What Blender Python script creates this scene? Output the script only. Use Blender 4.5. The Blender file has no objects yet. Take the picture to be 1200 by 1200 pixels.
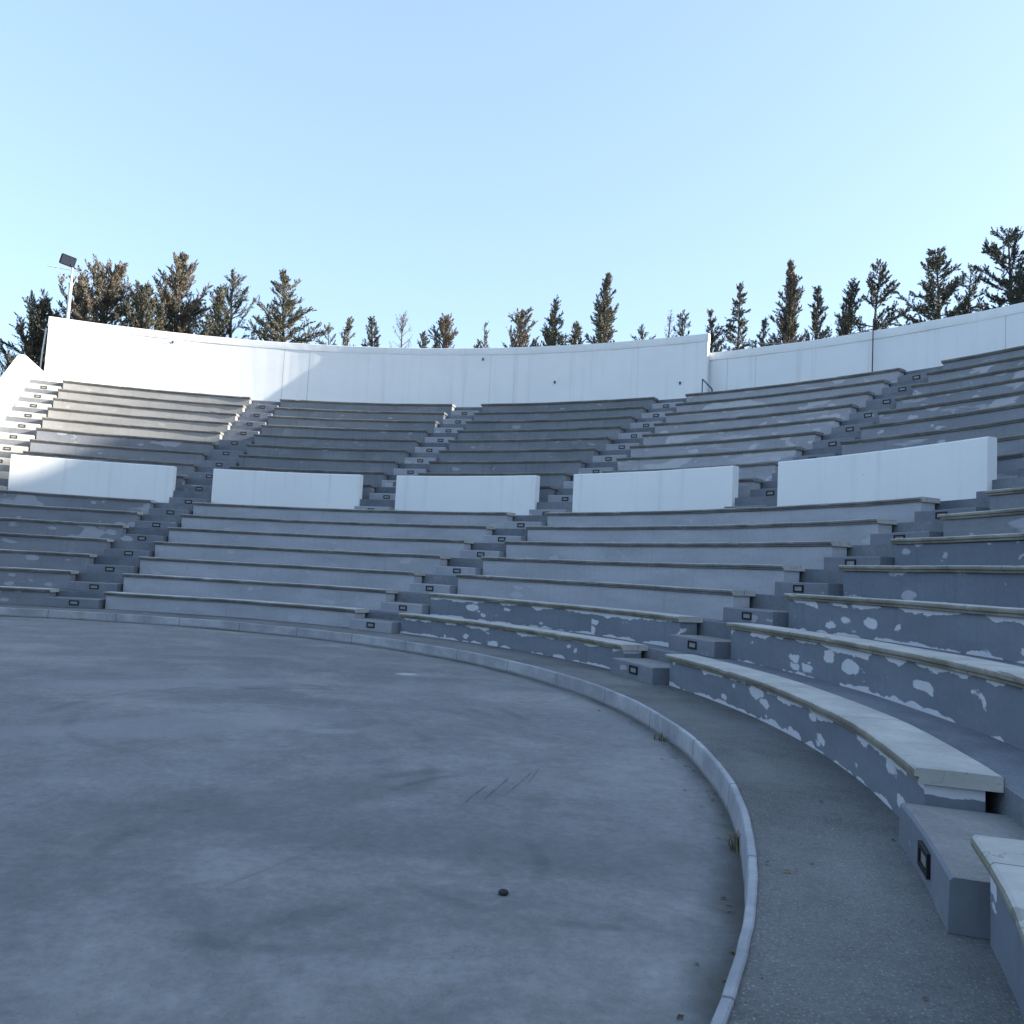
import bpy, bmesh, math, random
from mathutils import Vector, Matrix
from mathutils import noise as mnoise
random.seed(7)
sc = bpy.context.scene
C = sc.collection
PI = math.pi
sin, cos, asin = math.sin, math.cos, math.asin

# ------------------------------------------------------------------ site dimensions (metres)
# the centre of the round orchestra is the world origin, orchestra floor at z = 0
R1, RUN, RISE, Z1 = 13.092, 0.9792, 0.465, 0.6227          # lower tier: seat edge radius, row depth, row rise, seat height
RU, RUNU, RISEU, ZU = 21.723, 0.9562, 0.5645, 4.531         # upper tier
NL, NU = 7, 9
AL = {1: 1.6118, 2: 0.9695, 3: 0.3356, 4: -0.2917, 5: -0.927}          # lower stairs, bearing of their centre line
AU = {0: 1.9271, 1: 1.6121, 2: 1.2927, 3: 0.9816, 4: 0.6635, 5: 0.3455}   # upper stairs
WL, WU = 0.668, 0.668                                        # half the clear width of the stairs
FW = 0.19                                                     # level of the walkway round the orchestra
KC = (0.104, -0.311)                                          # centre of the kerb circle
def seatL(i): return R1 + (i-1)*RUN, Z1 + (i-1)*RISE
def seatU(i): return RU + (i-1)*RUNU, ZU + (i-1)*RISEU
def floorL(i): return FW if i == 0 else seatL(i)[1] - 0.05   # floor behind row i
UBASE = ZU - 0.05 - RISEU
def floorU(i): return UBASE if i == 0 else seatU(i)[1] - 0.05
PROM = floorU(NU)                                             # promenade under the back wall
R_TALL, Z_TALL = 34.65, 13.09
R_LOW, Z_LOW = 35.0, 12.27

# ------------------------------------------------------------------ object helpers
def tag(o, label=None, cat=None, group=None, kind=None):
    if label: o['label'] = label
    if cat: o['category'] = cat
    if group: o['group'] = group
    if kind: o['kind'] = kind
    return o
def empty(name, loc, label, cat, group=None, rz=0):
    o = bpy.data.objects.new(name, None); C.objects.link(o)
    o.location = loc; o.rotation_euler = (0, 0, rz); o.empty_display_size = 0.2
    return tag(o, label, cat, group)
def obj(name, bm, mats, parent=None, smooth=False):
    me = bpy.data.meshes.new(name)
    bmesh.ops.recalc_face_normals(bm, faces=bm.faces)
    bm.to_mesh(me); bm.free()
    for m in (mats if isinstance(mats, (list, tuple)) else [mats]): me.materials.append(m)
    if smooth:
        for p in me.polygons: p.use_smooth = True
    o = bpy.data.objects.new(name, me); C.objects.link(o)
    if parent is not None:
        o.parent = parent
        o.matrix_parent_inverse = (Matrix.Translation(parent.location) @ Matrix.Rotation(parent.rotation_euler[2], 4, 'Z')).inverted()
    return o

def line_angle(r, line):
    """bearing at radius r of a line parallel to the radius at bearing a, shifted w to its left"""
    a, w = line
    return a + asin(max(-1, min(1, w/r)))

def sweep(bm, prof, lo, hi, seg=0.22, slot=None, u0=0.0, jit=0.0, ref=None, caps=True, centre=(0, 0), closed=True, seed=0):
    """sweep a closed (r,z) profile round the centre between two radial lines lo<hi; makes two UV layers
    (u along the arc, v height over the base / under the top)"""
    uv = bm.loops.layers.uv.get('UVMap') or bm.loops.layers.uv.new('UVMap')
    uv2 = bm.loops.layers.uv.get('Top') or bm.loops.layers.uv.new('Top')
    rm = prof[0][0]
    a0, a1 = line_angle(rm, lo), line_angle(rm, hi)
    n = max(2, int(abs(a1-a0)*rm/seg))
    zs = [p[1] for p in prof]; z0, z1 = min(zs), max(zs)
    per = [0.0]
    m = len(prof)
    for k in range(m): per.append(per[-1] + math.hypot(prof[(k+1) % m][0]-prof[k][0], prof[(k+1) % m][1]-prof[k][1]))
    rings = []
    for s in range(n+1):
        t = s/n; ring = []
        for (r, z) in prof:
            b0, b1 = line_angle(r, lo), line_angle(r, hi)
            a = b0 + (b1-b0)*t
            rr, zz = r, z
            if jit:
                rr += jit*mnoise.noise(Vector((a*r*0.9, seed*3.1, z*2))) + jit*0.45*mnoise.noise(Vector((a*r*5.0, seed*1.3, z*9)))
                zz += jit*0.8*mnoise.noise(Vector((a*r*0.7, 9.0+seed*1.7, 0.3)))
            ring.append(bm.verts.new((centre[0]+rr*cos(a), centre[1]+rr*sin(a), zz)))
        rings.append(ring)
    def setuv(f, us, k):
        for l, (u, v, vv) in zip(f.loops, us):
            l[uv].uv = (u, v); l[uv2].uv = (u, vv)
    for s in range(n):
        ua = u0 + (a0+(a1-a0)*s/n)*rm; ub = u0 + (a0+(a1-a0)*(s+1)/n)*rm
        for k in range(m if closed else m-1):
            k2 = (k+1) % m
            f = bm.faces.new((rings[s][k], rings[s+1][k], rings[s+1][k2], rings[s][k2]))
            z_a, z_b = prof[k][1], prof[k2][1]
            if abs(z_a-z_b) > 1e-4:
                va, vb, wa, wb = z_a-z0, z_b-z0, z1-z_a, z1-z_b
            else:
                va, vb = prof[k][0]-rm+1, prof[k2][0]-rm+1; wa, wb = va, vb
            setuv(f, ((ua, va, wa), (ub, va, wa), (ub, vb, wb), (ua, vb, wb)), k)
            if slot: f.material_index = slot[k]
    if caps:
        for ring, ucap in ((rings[0], 50.3), (rings[-1], 77.7)):
            f = bm.faces.new(ring)
            for l, (r, z) in zip(f.loops, prof):
                l[uv].uv = (ucap+u0+r, z-z0); l[uv2].uv = (ucap+u0+r, z1-z)
            if slot: f.material_index = slot[-1] if len(slot) > m else 0
    return bm

def add_box(bm, size, loc=(0, 0, 0), rot=None):
    M = Matrix.Translation(loc)
    if rot is not None: M = M @ rot
    r = bmesh.ops.create_cube(bm, size=1.0, matrix=M @ Matrix.Diagonal((size[0], size[1], size[2], 1)))
    return r['verts']
def tube(bm, pts, radii, n=8, cap=True):
    pts = [Vector(p) for p in pts]
    if not isinstance(radii, (list, tuple)): radii = [radii]*len(pts)
    rings = []
    for i, p in enumerate(pts):
        d = (pts[min(i+1, len(pts)-1)] - pts[max(i-1, 0)]).normalized()
        up = Vector((0, 0, 1)) if abs(d.z) < 0.9 else Vector((1, 0, 0))
        x = d.cross(up).normalized(); y = d.cross(x)
        rings.append([bm.verts.new(p + (x*cos(2*PI*k/n) + y*sin(2*PI*k/n))*radii[i]) for k in range(n)])
    for a, b in zip(rings, rings[1:]):
        for k in range(n): bm.faces.new((a[k], a[(k+1) % n], b[(k+1) % n], b[k]))
    if cap: bm.faces.new(rings[0]); bm.faces.new(rings[-1])

# ------------------------------------------------------------------ node helpers
class NT:
    def __init__(s, name, rough=0.85):
        s.m = bpy.data.materials.new(name); s.m.use_nodes = True
        s.t = s.m.node_tree; s.n = s.t.nodes; s.b = s.n['Principled BSDF']; s.b.inputs['Roughness'].default_value = rough
        s.b.inputs['Specular IOR Level'].default_value = 0.25
    def new(s, t, **k):
        n = s.n.new(t)
        for a, v in k.items(): setattr(n, a, v)
        return n
    def link(s, a, b): s.t.links.new(a, b)
    def put(s, sock, v):
        if hasattr(v, 'is_output'): s.link(v, sock)
        else: sock.default_value = v
    def math(s, op, a, b=0.0, c=0.0):
        n = s.new('ShaderNodeMath', operation=op); s.put(n.inputs[0], a); s.put(n.inputs[1], b); s.put(n.inputs[2], c); return n.outputs[0]
    def uv(s, name='UVMap'):
        n = s.new('ShaderNodeUVMap'); n.uv_map = name; return n.outputs[0]
    def pos(s):
        return s.new('ShaderNodeNewGeometry').outputs['Position']
    def sep(s, v):
        n = s.new('ShaderNodeSeparateXYZ'); s.link(v, n.inputs[0]); return n.outputs
    def comb(s, x, y, z=0.0):
        n = s.new('ShaderNodeCombineXYZ'); s.put(n.inputs[0], x); s.put(n.inputs[1], y); s.put(n.inputs[2], z); return n.outputs[0]
    def scale(s, v, sc3, off=(0, 0, 0)):
        n = s.new('ShaderNodeMapping'); s.link(v, n.inputs[0]); n.inputs['Scale'].default_value = sc3; n.inputs['Location'].default_value = off; return n.outputs[0]
    def noise(s, v, scale, detail=4.0, rough=0.55, dist=0.0):
        n = s.new('ShaderNodeTexNoise'); s.link(v, n.inputs['Vector']); n.inputs['Scale'].default_value = scale
        n.inputs['Detail'].default_value = detail; n.inputs['Roughness'].default_value = rough; n.inputs['Distortion'].default_value = dist
        return n.outputs['Fac']
    def voro(s, v, scale, feature='F1'):
        n = s.new('ShaderNodeTexVoronoi', feature=feature); s.link(v, n.inputs['Vector']); n.inputs['Scale'].default_value = scale; return n.outputs
    def step(s, v, a, b):
        n = s.new('ShaderNodeMapRange', interpolation_type='SMOOTHSTEP'); s.put(n.inputs[0], v); n.inputs[1].default_value = a; n.inputs[2].default_value = b; return n.outputs[0]
    def mix(s, f, a, b):
        n = s.new('ShaderNodeMix', data_type='RGBA'); s.put(n.inputs[0], f)
        for k, v in ((6, a), (7, b)):
            if hasattr(v, 'is_output'): s.link(v, n.inputs[k])
            else: n.inputs[k].default_value = (*v, 1)
        return n.outputs[2]
    def mul(s, col, f):
        n = s.new('ShaderNodeVectorMath', operation='SCALE'); s.link(col, n.inputs[0]); s.put(n.inputs[3], f); return n.outputs[0]
    def bump(s, h, strength=0.3, dist=0.01):
        n = s.new('ShaderNodeBump'); n.inputs['Strength'].default_value = strength; n.inputs['Distance'].default_value = dist
        s.link(h, n.inputs['Height']); s.link(n.outputs[0], s.b.inputs['Normal'])
    def out(s, col):
        s.put(s.b.inputs['Base Color'], col if hasattr(col, 'is_output') else (*col, 1)); return s.m

def flat(name, col, rough=0.6, metal=0.0):
    t = NT(name, rough); t.b.inputs['Metallic'].default_value = metal
    v = t.pos(); f = t.noise(v, 9.0, 3)
    return t.out(t.mix(f, tuple(c*0.82 for c in col), tuple(min(1, c*1.15) for c in col)))

def paint(name, col, light, blobs, strip, panel, dirt=0.5, streak=0.0):
    """painted concrete: old pale coat showing through in blobs, in a ragged strip under the seat and along the foot"""
    t = NT(name, 0.86)
    uv, tp = t.uv(), t.uv('Top')
    x, y, _ = t.sep(uv); _, yt, _ = t.sep(tp)
    fine = t.noise(uv, 14.0, 5, 0.65); big = t.noise(t.scale(uv, (0.5, 1.4, 1)), 1.3, 4)
    base = t.mix(t.step(big, 0.3, 0.7), tuple(c*0.9 for c in col), tuple(c*1.1 for c in col))
    base = t.mul(base, t.math('MULTIPLY_ADD', fine, 0.34, 0.83))
    # vertical grime runs
    runs = t.noise(t.scale(uv, (7.0, 0.5, 1)), 1.0, 4, 0.6)
    base = t.mul(base, t.math('MULTIPLY_ADD', t.step(runs, 0.5, 0.75), -0.22*dirt, 1.0))
    w = t.noise(uv, 4.2, 5, 0.65)
    gate = t.step(t.noise(t.scale(uv, (0.42, 0.0, 1), (3.7, 0, 0)), 1.0, 2), 0.44, 0.45)
    wv = t.comb(t.math('MULTIPLY_ADD', w, 0.36, x), t.math('MULTIPLY_ADD', w, 0.36, t.math('MULTIPLY', y, 2.5)))
    vo = t.voro(wv, 1.95)
    cr = t.sep(vo['Color'])
    rad = t.math('MULTIPLY_ADD', cr[0], 0.30, 0.13)
    on = t.step(t.math('SUBTRACT', rad, vo['Distance']), -0.02, 0.03)
    on = t.math('MULTIPLY', on, t.math('GREATER_THAN', cr[1], 1-blobs))
    on = t.math('MULTIPLY', on, gate)
    n2 = t.noise(t.scale(uv, (1.0, 2.0, 1), (0.7, 3.3, 0)), 2.1, 5, 0.55, 0.3)
    n3 = t.noise(t.scale(uv, (1.0, 1.6, 1), (8.7, 1.3, 0)), 1.8, 5, 0.55, 0.3)
    top = t.step(t.math('MULTIPLY_ADD', t.step(yt, 0.10, 0.0), 0.245*strip, n2), 0.675, 0.70)
    foot = t.step(t.math('MULTIPLY_ADD', t.step(y, 0.085, 0.0), 0.235*strip, n3), 0.675, 0.70)
    pn = t.noise(t.scale(uv, (0.55, 1.3, 1), (5.1, 2, 0)), 1.0, 3, 0.5, 0.6)
    pan = t.math('MULTIPLY', t.step(pn, 0.605, 0.635), panel)
    f = t.math('MAXIMUM', t.math('MAXIMUM', on, top), t.math('MAXIMUM', foot, pan))
    if streak:
        st = t.noise(t.scale(uv, (0.42, 3.2, 1), (2.2, 7, 0)), 1.0, 4, 0.6, 0.3)
        f = t.math('MAXIMUM', f, t.math('MULTIPLY', t.step(st, 0.58, 0.66), 0.85*streak))
    lt = t.mul(t.mix(fine, tuple(c*0.85 for c in light), light), t.math('MULTIPLY_ADD', w, 0.3, 0.85))
    out = t.mix(t.math('MULTIPLY', f, 0.9), base, lt)
    t.bump(t.math('MULTIPLY_ADD', f, -0.25, t.noise(uv, 30.0, 4, 0.7)), 0.35, 0.008)
    return t.out(out)

def stone(name, col, dark, lichen):
    t = NT(name, 0.8)
    uv = t.uv(); x, y, _ = t.sep(uv); p = t.pos()
    n1 = t.noise(p, 1.7, 5, 0.6); n2 = t.noise(p, 11.0, 5, 0.7); n3 = t.noise(t.scale(uv, (0.6, 2.5, 1)), 1.5, 3, 0.5, 0.5)
    c = t.mix(t.step(n1, 0.3, 0.75), dark, col)
    c = t.mul(c, t.math('MULTIPLY_ADD', n2, 0.4, 0.8))
    c = t.mix(t.math('MULTIPLY', t.step(n3, 0.56, 0.72), lichen), c, (0.20, 0.19, 0.10))
    fr = t.math('FRACT', t.math('MULTIPLY', x, 0.537))
    joint = t.math('LESS_THAN', fr, 0.006)
    crack = t.math('LESS_THAN', t.voro(t.comb(t.math('MULTIPLY_ADD', n1, 0.8, x), y), 0.9, 'DISTANCE_TO_EDGE')['Distance'], 0.0035)
    c = t.mix(t.math('MULTIPLY', t.math('MAXIMUM', joint, t.math('MULTIPLY', crack, 0.5)), 0.75), c, (0.07, 0.065, 0.055))
    spec = t.step(t.noise(p, 34.0, 2, 0.5), 0.66, 0.72)
    c = t.mix(t.math('MULTIPLY', spec, 0.4), c, (0.12, 0.115, 0.10))
    t.bump(t.math('ADD', n2, t.math('MULTIPLY', joint, -0.6)), 0.3, 0.006)
    return t.out(c)

LIGHT = (0.66, 0.67, 0.70)
M = {}
M['pale'] = paint('pale blue-grey paint', (0.385, 0.395, 0.43), (0.48, 0.49, 0.53), 0.20, 0.05, 0.35, 0.4)
M['mid'] = paint('mid grey paint', (0.225, 0.238, 0.265), (0.42, 0.43, 0.48), 0.25, 0.10, 0.9)
M['slate'] = paint('slate paint, flaking', (0.18, 0.205, 0.24), LIGHT, 0.78, 1.0, 0.0)
M['dark'] = paint('dark weathered paint', (0.20, 0.215, 0.24), (0.38, 0.39, 0.42), 0.08, 0.05, 0.2, 0.8)
M['beige'] = paint('warm beige-grey paint', (0.33, 0.322, 0.31), (0.44, 0.43, 0.42), 0.2, 0.05, 0.4)  # warm sunlight on the upper left rows is painted into this colour
M['lilac'] = paint('pale blue-grey worn paint', (0.35, 0.355, 0.385), (0.56, 0.56, 0.59), 0.3, 0.10, 1.0, streak=1.0)
M['worn'] = paint('grey worn paint', (0.25, 0.265, 0.295), (0.52, 0.53, 0.56), 0.3, 0.12, 1.0, streak=1.0)
M['slate_whole'] = paint('slate paint, few flakes', (0.168, 0.194, 0.232), (0.46, 0.46, 0.52), 0.35, 0.45, 0.0)
M['step_dark'] = paint('dark step paint', (0.185, 0.20, 0.23), (0.40, 0.41, 0.45), 0.18, 0.10, 0.1)
M['step_pale'] = paint('pale step paint', (0.32, 0.33, 0.36), (0.45, 0.45, 0.48), 0.2, 0.06, 0.1)
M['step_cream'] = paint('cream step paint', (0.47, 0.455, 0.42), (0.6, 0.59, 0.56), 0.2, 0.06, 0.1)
M['stone'] = stone('seat stone', (0.50, 0.49, 0.455), (0.37, 0.365, 0.34), 0.10)
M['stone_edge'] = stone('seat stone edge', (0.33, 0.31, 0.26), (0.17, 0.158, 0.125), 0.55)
M['stone_dark'] = stone('weathered seat stone', (0.26, 0.26, 0.255), (0.18, 0.18, 0.175), 0.2)
M['stone_dark_edge'] = stone('weathered seat stone edge', (0.235, 0.23, 0.22), (0.145, 0.14, 0.13), 0.3)  # darkened so the groove and shadow line of far rows are painted in

def concrete_floor():
    t = NT('orchestra concrete', 0.82)
    p = t.pos(); x, y, _ = t.sep(p)
    warp = t.noise(p, 0.35, 4, 0.6)
    big = t.noise(t.scale(p, (0.55, 1.0, 1)), 0.22, 5, 0.55, 0.8)
    mid = t.noise(p, 1.3, 5, 0.6, 0.4); fine = t.noise(p, 18.0, 4, 0.7); grit = t.noise(p, 70.0, 2, 0.6)
    c = t.mix(t.step(big, 0.3, 0.7), (0.16, 0.165, 0.17), (0.225, 0.228, 0.23))
    dust = t.noise(t.scale(p, (0.8, 1, 1), (4, 9, 0)), 0.55, 6, 0.68, 0.5)
    c = t.mix(t.math('MULTIPLY', t.step(dust, 0.47, 0.66), 0.55), c, (0.285, 0.28, 0.268))
    c = t.mul(c, t.math('MULTIPLY_ADD', mid, 0.7, 0.64))
    sand = t.noise(p, 6.5, 5, 0.75)
    c = t.mul(c, t.math('MULTIPLY_ADD', sand, 0.75, 0.62))
    c = t.mul(c, t.math('MULTIPLY_ADD', fine, 0.60, 0.70))
    c = t.mix(t.math('MULTIPLY', t.step(grit, 0.60, 0.72), 0.45), c, (0.30, 0.30, 0.29))
    c = t.mix(t.math('MULTIPLY', t.step(grit, 0.36, 0.27), 0.5), c, (0.055, 0.055, 0.055))
    # worn pale floor patches, straight paint drag
    def ell(cx, cy, rx, ry, ang, soft=0.35):
        dx, dy = t.math('SUBTRACT', x, cx), t.math('SUBTRACT', y, cy)
        u = t.math('DIVIDE', t.math('ADD', t.math('MULTIPLY', dx, cos(ang)), t.math('MULTIPLY', dy, sin(ang))), rx)
        v = t.math('DIVIDE', t.math('SUBTRACT', t.math('MULTIPLY', dy, cos(ang)), t.math('MULTIPLY', dx, sin(ang))), ry)
        d = t.math('ADD', t.math('SQRT', t.math('ADD', t.math('MULTIPLY', u, u), t.math('MULTIPLY', v, v))), t.math('MULTIPLY', mid, 1.2))
        return t.step(d, 1.6+soft, 1.6-soft)
    for (cx, cy, rx, ry, an, am, col) in ((8.87, 4.88, 0.17, 0.13, 0.1, 0.8, (0.46, 0.47, 0.48)), (8.71, 0.19, 0.26, 0.12, 0.3, 0.35, (0.34, 0.35, 0.36)),
                                          (7.2, 0.1, 1.6, 0.5, 0.6, 0.4, (0.30, 0.30, 0.31)), (6.2, 2.7, 1.6, 0.45, 0.5, 0.28, (0.33, 0.33, 0.34)),
                                          (9.0, -2.0, 1.5, 0.4, 0.9, 0.13, (0.09, 0.09, 0.095)), (10.9, -3.0, 0.9, 0.3, 0.2, 0.16, (0.085, 0.085, 0.09)),
                                          (6.0, 5.6, 0.9, 0.5, 0.2, 0.3, (0.09, 0.09, 0.10)), (10.6, -1.4, 0.8, 0.35, 1.2, 0.12, (0.10, 0.10, 0.105))):
        c = t.mix(t.math('MULTIPLY', ell(cx, cy, rx, ry, an), am), c, col)
    # tyre scuffs: parts of thin circles
    for (cx, cy, r, w, am) in ((11.1, -2.85, 0.95, 0.03, 0.22), (8.2, 0.8, 2.1, 0.07, 0.3), (8.25, 0.7, 2.45, 0.07, 0.28), (6.0, -1.0, 3.8, 0.09, 0.25), (6.3, -1.0, 4.4, 0.09, 0.22), (10.9, -2.5, 1.5, 0.04, 0.3), (9.4, -3.2, 1.2, 0.05, 0.25)):
        dx, dy = t.math('SUBTRACT', x, cx), t.math('SUBTRACT', y, cy)
        d = t.math('ABSOLUTE', t.math('SUBTRACT', t.math('SQRT', t.math('ADD', t.math('MULTIPLY', dx, dx), t.math('MULTIPLY', dy, dy))), r))
        k = t.math('MULTIPLY', t.step(d, w*1.6, w*0.3), t.step(t.noise(p, 0.9, 3), 0.5, 0.66))
        c = t.mix(t.math('MULTIPLY', k, am), c, (0.05, 0.05, 0.055))
    for (cx, cy, an, ln, am) in ((10.17, -1.85, 1.31, 0.38, 0.55), (10.33, -1.62, 1.33, 0.42, 0.6), (10.50, -1.42, 1.29, 0.45, 0.6), (10.62, -1.15, 1.36, 0.3, 0.4), (9.2, -3.4, 1.1, 0.5, 0.3)):
        dx, dy = t.math('SUBTRACT', x, cx), t.math('SUBTRACT', y, cy)
        u = t.math('ABSOLUTE', t.math('ADD', t.math('MULTIPLY', dx, cos(an)), t.math('MULTIPLY', dy, sin(an))))
        v = t.math('ABSOLUTE', t.math('ADD', t.math('SUBTRACT', t.math('MULTIPLY', dy, cos(an)), t.math('MULTIPLY', dx, sin(an))), t.math('MULTIPLY_ADD', mid, 0.05, -0.025)))
        k = t.math('MULTIPLY', t.step(v, 0.016, 0.004), t.math('MULTIPLY', t.step(u, ln, ln*0.6), t.step(sand, 0.35, 0.55)))
        c = t.mix(t.math('MULTIPLY', k, am), c, (0.05, 0.05, 0.055))
    # dirt gathered against the kerb
    dx, dy = t.math('SUBTRACT', x, KC[0]), t.math('SUBTRACT', y, KC[1])
    rr = t.math('SQRT', t.math('ADD', t.math('MULTIPLY', dx, dx), t.math('MULTIPLY', dy, dy)))
    k = t.math('MULTIPLY', t.step(t.math('MULTIPLY_ADD', mid, 0.5, rr), 12.02, 12.26), t.step(warp, 0.3, 0.55))
    c = t.mix(t.math('MULTIPLY', k, 0.75), c, (0.062, 0.058, 0.048))
    hair = t.math('LESS_THAN', t.voro(t.comb(t.math('MULTIPLY_ADD', mid, 1.6, x), t.math('MULTIPLY_ADD', warp, 1.8, y)), 0.33, 'DISTANCE_TO_EDGE')['Distance'], 0.0022)
    c = t.mix(t.math('MULTIPLY', hair, 0.14), c, (0.06, 0.06, 0.06))
    t.bump(t.math('MULTIPLY_ADD', grit, 0.5, fine), 0.45, 0.008)
    return t.out(c)
M['floor'] = concrete_floor()

def rough_concrete(name, a, b, gritamt=0.5):
    t = NT(name, 0.9)
    p = t.pos()
    big = t.noise(p, 0.6, 5, 0.6, 0.6); fine = t.noise(p, 26.0, 5, 0.8); grit = t.noise(p, 80.0, 2, 0.6); mid = t.noise(p, 4.5, 5, 0.7)
    c = t.mix(t.step(big, 0.3, 0.7), a, b)
    c = t.mul(c, t.math('MULTIPLY_ADD', fine, 1.0, 0.5)); c = t.mul(c, t.math('MULTIPLY_ADD', mid, 0.6, 0.7))
    c = t.mix(t.math('MULTIPLY', t.step(grit, 0.58, 0.70), gritamt), c, (0.36, 0.355, 0.34))
    c = t.mix(t.math('MULTIPLY', t.step(grit, 0.38, 0.28), gritamt), c, (0.04, 0.04, 0.04))
    t.bump(t.math('MULTIPLY_ADD', grit, 0.8, fine), 0.6, 0.012)
    return t.out(c)
M['walk'] = rough_concrete('walkway concrete', (0.11, 0.113, 0.113), (0.175, 0.177, 0.175), 0.7)
M['tread'] = rough_concrete('dusty step tread', (0.17, 0.172, 0.175), (0.26, 0.258, 0.25), 0.35)
M['terrace'] = rough_concrete('terrace concrete', (0.125, 0.14, 0.165), (0.20, 0.215, 0.24), 0.15)
def kerb_mat():
    t = NT('kerb concrete', 0.85)
    uv = t.uv(); x, y, _ = t.sep(uv); p = t.pos()
    n1 = t.noise(p, 1.1, 5, 0.6); n2 = t.noise(p, 16.0, 4, 0.7)
    c = t.mix(t.step(n1, 0.35, 0.65), (0.27, 0.28, 0.30), (0.41, 0.42, 0.44))
    c = t.mul(c, t.math('MULTIPLY_ADD', n2, 0.45, 0.78))
    c = t.mix(t.math('MULTIPLY', t.step(t.noise(p, 0.55, 4, 0.6), 0.56, 0.68), 0.6), c, (0.15, 0.15, 0.12))
    fr = t.math('FRACT', t.math('MULTIPLY', x, 0.62))
    c = t.mix(t.math('MULTIPLY', t.math('LESS_THAN', fr, 0.010), 0.7), c, (0.07, 0.07, 0.07))
    low = t.step(t.math('MULTIPLY_ADD', n1, -0.10, y), 0.0, -0.05)
    c = t.mix(t.math('MULTIPLY', low, 0.7), c, (0.10, 0.095, 0.085))
    t.bump(n2, 0.4, 0.01)
    return t.out(c)
M['kerb'] = kerb_mat()

def white_wall(name, seams=(), R=1.0, base=(0.85, 0.85, 0.835)):
    t = NT(name, 0.75)
    uv = t.uv(); x, y, _ = t.sep(uv)
    big = t.noise(t.scale(uv, (0.5, 0.7, 1)), 1.0, 4, 0.6); runs = t.noise(t.scale(uv, (3.0, 0.12, 1)), 1.0, 4, 0.6); fine = t.noise(uv, 20, 4, 0.6)
    c = t.mix(t.step(big, 0.25, 0.75), tuple(k*0.95 for k in base), base)
    c = t.mul(c, t.math('MULTIPLY_ADD', t.step(runs, 0.5, 0.8), -0.12, 1.0))
    c = t.mul(c, t.math('MULTIPLY_ADD', fine, 0.07, 0.965))
    _, yt, _ = t.sep(t.uv('Top'))
    drip = t.noise(t.scale(uv, (5.5, 0.0, 1), (1.3, 0, 0)), 1.0, 4, 0.65)
    dl = t.math('MULTIPLY', t.step(drip, 0.55, 0.72), t.step(yt, 0.95, 0.0))
    c = t.mix(t.math('MULTIPLY', dl, 0.26), c, (0.36, 0.355, 0.33))
    chip = t.math('MULTIPLY', t.step(t.noise(uv, 3.1, 5, 0.65), 0.70, 0.72), 0.35)
    c = t.mix(chip, c, (0.52, 0.51, 0.49))
    # grime along the foot
    foot = t.math('MULTIPLY', t.step(t.math('MULTIPLY_ADD', big, 0.35, y), 0.42, 0.1), 0.22)
    c = t.mix(foot, c, (0.42, 0.41, 0.38))
    for k, (a, am) in enumerate(seams):
        w = t.math('ABSOLUTE', t.math('SUBTRACT', t.math('MULTIPLY_ADD', big, 0.015, x), a*R))
        c = t.mix(t.math('MULTIPLY', t.math('LESS_THAN', w, 0.016), am), c, (0.25, 0.25, 0.26))
    pit = t.step(t.voro(uv, 1.3)['Distance'], 0.035, 0.02)
    c = t.mix(t.math('MULTIPLY', pit, 0.35), c, (0.35, 0.34, 0.32))
    t.bump(t.math('MULTIPLY_ADD', fine, 0.4, big), 0.15, 0.01)
    return t.out(c)
M['tall'] = white_wall('tall wall white paint', [(1.9418, .35), (1.904, .35), (1.8, .12), (1.722, .12), (1.6288, .6), (1.5907, .55), (1.50, .1), (1.42, .1), (1.3127, .3), (1.2762, .35), (1.19, .12), (1.1019, .15)], R_TALL)
M['low'] = white_wall('low wall white paint', [(0.972, .4), (0.9348, .35), (0.86, .12), (0.7968, .2), (0.72, .12), (0.6535, .45), (0.56, .2), (0.45, .2)], R_LOW, (0.80, 0.81, 0.81))
M['parapet'] = white_wall('parapet white paint', [], 1, (0.84, 0.84, 0.825))
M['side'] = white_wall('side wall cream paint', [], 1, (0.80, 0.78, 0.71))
M['black'] = flat('black plastic', (0.012, 0.012, 0.014), 0.5)
def lens_mat():
    t = NT('frosted light lens', 0.35); p = t.pos()
    return t.out(t.mix(t.noise(p, 3.0, 2), (0.17, 0.18, 0.20), (0.34, 0.34, 0.35)))
M['lens'] = lens_mat()
M['galv'] = flat('galvanised steel', (0.55, 0.55, 0.54), 0.45, 0.3)
M['lamp'] = flat('dark grey lamp housing', (0.03, 0.035, 0.045), 0.5)
M['glass'] = flat('dark lamp glass', (0.05, 0.06, 0.08), 0.15)
M['darkmetal'] = flat('dark painted steel', (0.05, 0.055, 0.065), 0.5)
M['whitepipe'] = flat('white plastic pipe', (0.75, 0.74, 0.72), 0.5)
M['cable'] = flat('grey cable sheath', (0.25, 0.24, 0.22), 0.7)
def bark():
    t = NT('grey-brown bark', 0.9); p = t.pos(); n = t.noise(t.scale(p, (9, 9, 1.5)), 1.0, 5, 0.65)
    t.bump(n, 0.6, 0.02)
    return t.out(t.mix(n, (0.05, 0.042, 0.034), (0.17, 0.145, 0.12)))
M['bark'] = bark()
def leaf(name, dark, lighter, dry, dryamt):
    t = NT(name, 0.7)
    g = t.new('ShaderNodeNewGeometry'); rnd = g.outputs['Random Per Island']
    c = t.mix(rnd, dark, lighter)  # random tone per leaf between two colours
    n = t.noise(g.outputs['Position'], 0.9, 3, 0.6)
    c = t.mix(t.math('MULTIPLY', t.step(n, 0.42, 0.62), dryamt), c, dry)
    t.b.inputs['Subsurface Weight'].default_value = 0.0
    return t.out(c)
M['leaf_dark'] = leaf('dark cypress scales', (0.052, 0.058, 0.044), (0.125, 0.13, 0.10), (0.15, 0.125, 0.095), 0.35)
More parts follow.
